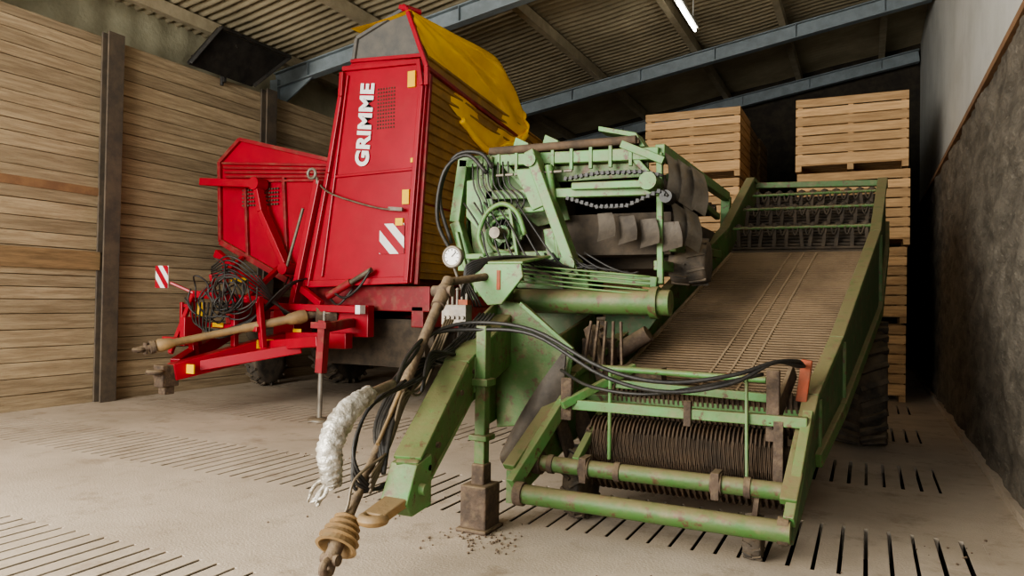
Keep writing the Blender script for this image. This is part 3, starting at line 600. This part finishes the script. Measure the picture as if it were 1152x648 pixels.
q.beam((-2.98,Y-.1,2.35),(-2.45,Y-.1,2.38),.04,.05); q.beam((-3.2,Y-.1,1.98),(-2.3,Y-.1,2.0),.04,.05); q.beam((-3.1,Y-.12,1.6),(-3.28,Y-.12,2.2),.03,.05,up=(0,1,0)); q.beam((-2.75,Y-.16,2.42),(-2.62,Y-.16,1.75),.03,.05,up=(0,1,0))
for x in(-3.3,-1.5): q.beam((x,Y,2.82),(x+.05,8.6,2.82),.08,.1); q.beam((x,Y,1.9),(x+.05,8.6,1.9),.08,.08); q.beam((x,8.6,.8),(x+.05,8.6,2.82),.1,.1)
q.prism([(-3.22,Y-.08,2.66),(-2.98,Y-.08,2.68),(-2.98,Y-.08,2.30),(-3.10,Y-.08,2.22),(-3.22,Y-.08,2.34)],(0,.015,0))
q.prism([(-2.72,Y-.14,2.72),(-2.5,Y-.14,2.72),(-2.38,Y-.14,2.42),(-2.55,Y-.14,2.36)],(0,.015,0))
q.prism([(-2.45,Y-.13,2.2),(-2.3,Y-.13,2.22),(-2.2,Y-.13,1.98),(-2.4,Y-.13,1.9)],(0,.015,0))
q=g("upper_panels",'green',.006)
q.prism([(-3.30,Y+.06,2.8),(-2.95,Y+.06,2.8),(-2.95,Y+.06,1.8),(-3.2,Y+.06,1.8)],(0,.02,0)); q.prism([(-2.95,Y+.1,2.78),(-2.45,Y+.1,2.78),(-2.3,Y+.1,2.3),(-2.6,Y+.1,2.25),(-2.95,Y+.1,2.5)],(0,.02,0))
q.box(-3.32,-3.30,5.9,8.6,1.95,2.8); q.box(-2.9,-2.2,5.75,5.8,1.62,1.82)
q.prism([(-2.45,Y+.04,2.76),(-1.6,Y+.04,2.74),(-1.6,Y+.04,2.62),(-2.4,Y+.04,2.62)],(0,.02,0))
q=g("top_brackets",'lgreen',.004)
for x in(-2.74,-2.46): q.prism([(x-.08,Y,2.9),(x+.1,Y,2.9),(x+.08,Y,2.97),(x-.04,Y,3.03)],(0,.25,0))
q.prism([(-2.02,Y,3.06),(-1.70,Y,2.98),(-1.62,Y,2.86),(-1.66,Y,2.86),(-1.74,Y,2.95),(-2.02,Y,3.02)],(0,.2,0)); q.beam((-1.8,Y-.05,2.88),(-1.45,Y-.05,2.72),.06,.07,up=(0,1,0))
for i in range(9): q.box(-3.1+i*.17,-3.07+i*.17,Y-.06,Y-.03,2.70,2.9)
q=g("top_belt",'brown'); q.box(-3.02,-1.66,5.75,6.6,2.88,2.91); q.cyl((-3.0,5.75,2.91),(-1.68,5.75,2.91),.035)
q=g("fan_housing",'lgreen')
q.torus((-2.83,Y-.1,2.17),(0,1,0),.15,.02); q.cyl((-2.83,Y-.14,2.17),(-2.83,Y,2.17),.075); q.beam((-3.0,Y-.1,2.2),(-2.65,Y-.1,2.14),.03,.04)
q.tube([(-2.95,Y-.2,1.98),(-3.02,Y-.2,2.15),(-2.95,Y-.2,2.34),(-2.8,Y-.2,2.42),(-2.66,Y-.2,2.34),(-2.58,Y-.2,2.15)],.022,n=8)
g("fan_motor",'metal').cyl((-2.83,Y-.28,2.17),(-2.83,Y-.14,2.17),.05)
q=g("fan_blades",'dgreen')
for i in range(8):
    an=i*.785; q.beam((-2.83,Y-.06,2.17),(-2.83+.15*math.cos(an),Y-.04,2.17+.15*math.sin(an)),.01,.05)
q=g("ram_cylinders",'lgreen'); q.cyl((-2.42,Y-.1,2.74),(-2.30,Y-.1,1.85),.035); q.cyl((-3.05,Y-.2,1.75),(-2.95,Y-.2,1.95),.06)
g("ram_rods",'sheet').cyl((-2.30,Y-.1,1.9),(-2.28,Y-.1,1.7),.02)
q=g("hydraulic_pipes",'lgreen')
for i in range(5): q.tube([(-2.75,5.55-.02*i,1.92-.035*i),(-2.2,5.5,1.86-.035*i),(-1.5,5.55,1.80-.035*i)],.008,n=6)
q=g("thin_hoses",'black')
for i in range(8):
    q.tube([(-3.15+.05*i,Y-.1,2.8),(-3.12+.05*i,Y-.12,2.6),(-3.05+.06*i,Y-.12,2.45),(-3.0+.03*i,Y-.1,2.2)],.008,n=6)
for i in range(6):
    q.tube([(-3.2+.1*i,Y-.15,2.45),(-3.0+.1*i,Y-.2,2.2),(-2.9+.12*i,Y-.22,1.95),(-2.6+.1*i,Y-.2,1.8)],.009,n=6)
for i in range(7):
    q.tube([(-2.5+.07*i,Y-.13,2.0),(-2.45+.1*i,Y-.18,1.88),(-2.3+.1*i,Y-.16,1.95-.02*i),(-2.1+.08*i,Y-.14,1.84)],.009,n=6)
q=g("pins",'sheet')
for i in range(8):
    x=-2.9+i*.09; q.cyl((x,Y-.12,2.68),(x+.07,Y-.12,2.68),.012)
# picking table body
q=g("picking_table_inner",'dark'); q.box(-2.6,-1.45,6.0,8.4,2.0,2.35); q.box(-3.2,-1.5,6.4,8.4,1.9,2.0); q.box(-3.1,-2.4,6.1,6.3,1.5,2.6)
for i in range(9): q.cyl((-3.2,6.15+i*.26,2.62),(-1.5,6.15+i*.26,2.62),.06)
def flap(q,x0,y0,x1,y1,zt,h,c):
    q.grid(lambda u,v:(x0+(x1-x0)*u+c*math.sin(v*1.6)*.5+.02*v*(u-.5),y0+(y1-y0)*u-c*v*v,zt-h*v*(1-.15*u)),6,6)
q=g("rubber_flaps",'coulter')
for i in range(4):
    x=-2.02+i*.18; flap(q,x,5.80,x+.15,5.74,2.33-.03*i,.24,.08)
q=g("steel_deflectors",'sheet')
def guide(x0,y0,x1,y1,zt,zb,c):
    for o in(0,.006):
        q.grid(lambda u,v:(x0+(x1-x0)*u+c*math.sin(v*math.pi*.9)+o,y0+(y1-y0)*u-.05*math.sin(v*3),zt-.06*u+(zb-zt)*v),6,8)
guide(-1.44,5.70,-1.36,5.86,2.78,2.46,.05); guide(-1.36,5.78,-1.28,5.94,2.74,2.40,.05); guide(-1.28,5.86,-1.20,6.02,2.70,2.36,.05)
guide(-1.42,5.80,-1.34,5.96,2.42,2.12,.05); guide(-1.33,5.88,-1.25,6.04,2.38,2.07,.05)
q=g("conveyor_chains",'black')
def chain(pts,r=.02):
    q.tube(pts,r*.6,n=6); 
    P=[Vector(p) for p in pts]
    for a,b in zip(P,P[1:]):
        n=max(2,int((b-a).length/.04))
        for k in range(n): 
            c=a.lerp(b,k/n); q.rbox(c,(.025,.04,.03),Matrix.Rotation(R.uniform(-.4,.4),4,'Y'))
chain([(-2.22,5.6,2.60),(-1.95,5.6,2.63),(-1.6,5.6,2.62),(-1.42,5.6,2.58)]); chain([(-2.2,5.6,2.44),(-1.95,5.6,2.36),(-1.7,5.6,2.36),(-1.45,5.6,2.46),(-1.38,5.6,2.42)])
q.cyl((-1.40,5.6,2.42),(-1.40,5.75,2.42),.05)
q=g("right_structure",'green',.008); q.box(-1.45,-1.3,6.3,6.8,1.9,2.1); q.beam((-1.45,5.9,2.62),(-1.4,7.8,2.5),.05,.06)
q.beam((-1.4,5.85,2.05),(-1.35,7.6,2.1),.06,.08)
wheel(G,"clod_roller",(-1.35,6.3,1.95),.2,.3,10,'rust')
# mid lower clutter
q=g("lower_clutter",'rust',.005); q.cyl((-2.0,5.9,1.1),(-1.6,5.9,1.35),.07); q.box(-2.1,-1.85,5.7,5.9,.75,1.3); q.beam((-2.0,5.6,1.4),(-1.85,5.5,1.0),.06,.1); q.beam((-2.05,5.3,.9),(-1.9,5.4,.5),.04,.14)
for i in range(5): q.beam((-1.95+.06*i,5.5,1.45),(-2.0+.08*i,5.45,1.05),.02,.03)
q=g("mid_plate",'dgreen',.006); q.prism([(-2.0,6.0,1.5),(-1.5,6.0,1.55),(-1.75,6.0,1.2),(-2.05,6.0,1.0)],(0,.03,0)); q.box(-3.0,-2.2,6.3,6.35,.8,1.6)
G.build()
# soil crumbs on floor
q=single("soil_crumbs",'rust')
for cx,cy,n,s in((-1.75,3.55,130,.22),(-2.3,4.4,110,.35),(-1.2,3.9,110,.3),(-.2,4.2,40,.6),(.5,5.6,12,.3),(-4.5,6.5,40,1.5),(-3.4,5.0,50,.8)):
    for i in range(n):
        x=R.gauss(cx,s*.4);y=R.gauss(cy,s*.4); r=R.uniform(.003,.011); q.ball((x,y,r*.6),r,6)
q.build()
# ---------------------------------------------------------------- camera
cam=D.cameras.new("camera"); co=D.objects.new("camera",cam); COL.objects.link(co)
yaw=math.radians(25.7); pitch=math.radians(.97); roll=math.radians(.92)
F=Vector((-math.sin(yaw)*math.cos(pitch),math.cos(yaw)*math.cos(pitch),math.sin(pitch))); Rt=Vector((math.cos(yaw),math.sin(yaw),0)); U=Rt.cross(F)
R2=Rt*math.cos(roll)+U*math.sin(roll); U2=U*math.cos(roll)-Rt*math.sin(roll)
mx=Matrix((R2,U2,-F)).transposed().to_4x4(); mx.translation=(0,0,1.6); co.matrix_world=mx
cam.lens=830/1152*36; cam.clip_end=200; bpy.context.scene.camera=co
# ---------------------------------------------------------------- light
w=D.worlds.new("overcast_sky"); bpy.context.scene.world=w; w.use_nodes=True
bg=w.node_tree.nodes["Background"]; bg.inputs[0].default_value=(.90,.95,1,1); bg.inputs[1].default_value=2.7
def area(name,loc,target,sx,sy,power,col):
    l=D.lights.new(name,'AREA'); l.shape='RECTANGLE'; l.size=sx; l.size_y=sy; l.energy=power; l.color=col
    o=D.objects.new(name,l); COL.objects.link(o); o.location=loc; o.rotation_euler=(Vector(target)-Vector(loc)).to_track_quat('-Z','Y').to_euler()
area("doorway_daylight",(-6.5,-4.0,3.4),(-4.0,8,1.2),6,4.0,1650,(1,.95,.86))
bpy.context.scene.view_settings.look='AgX - Medium High Contrast'
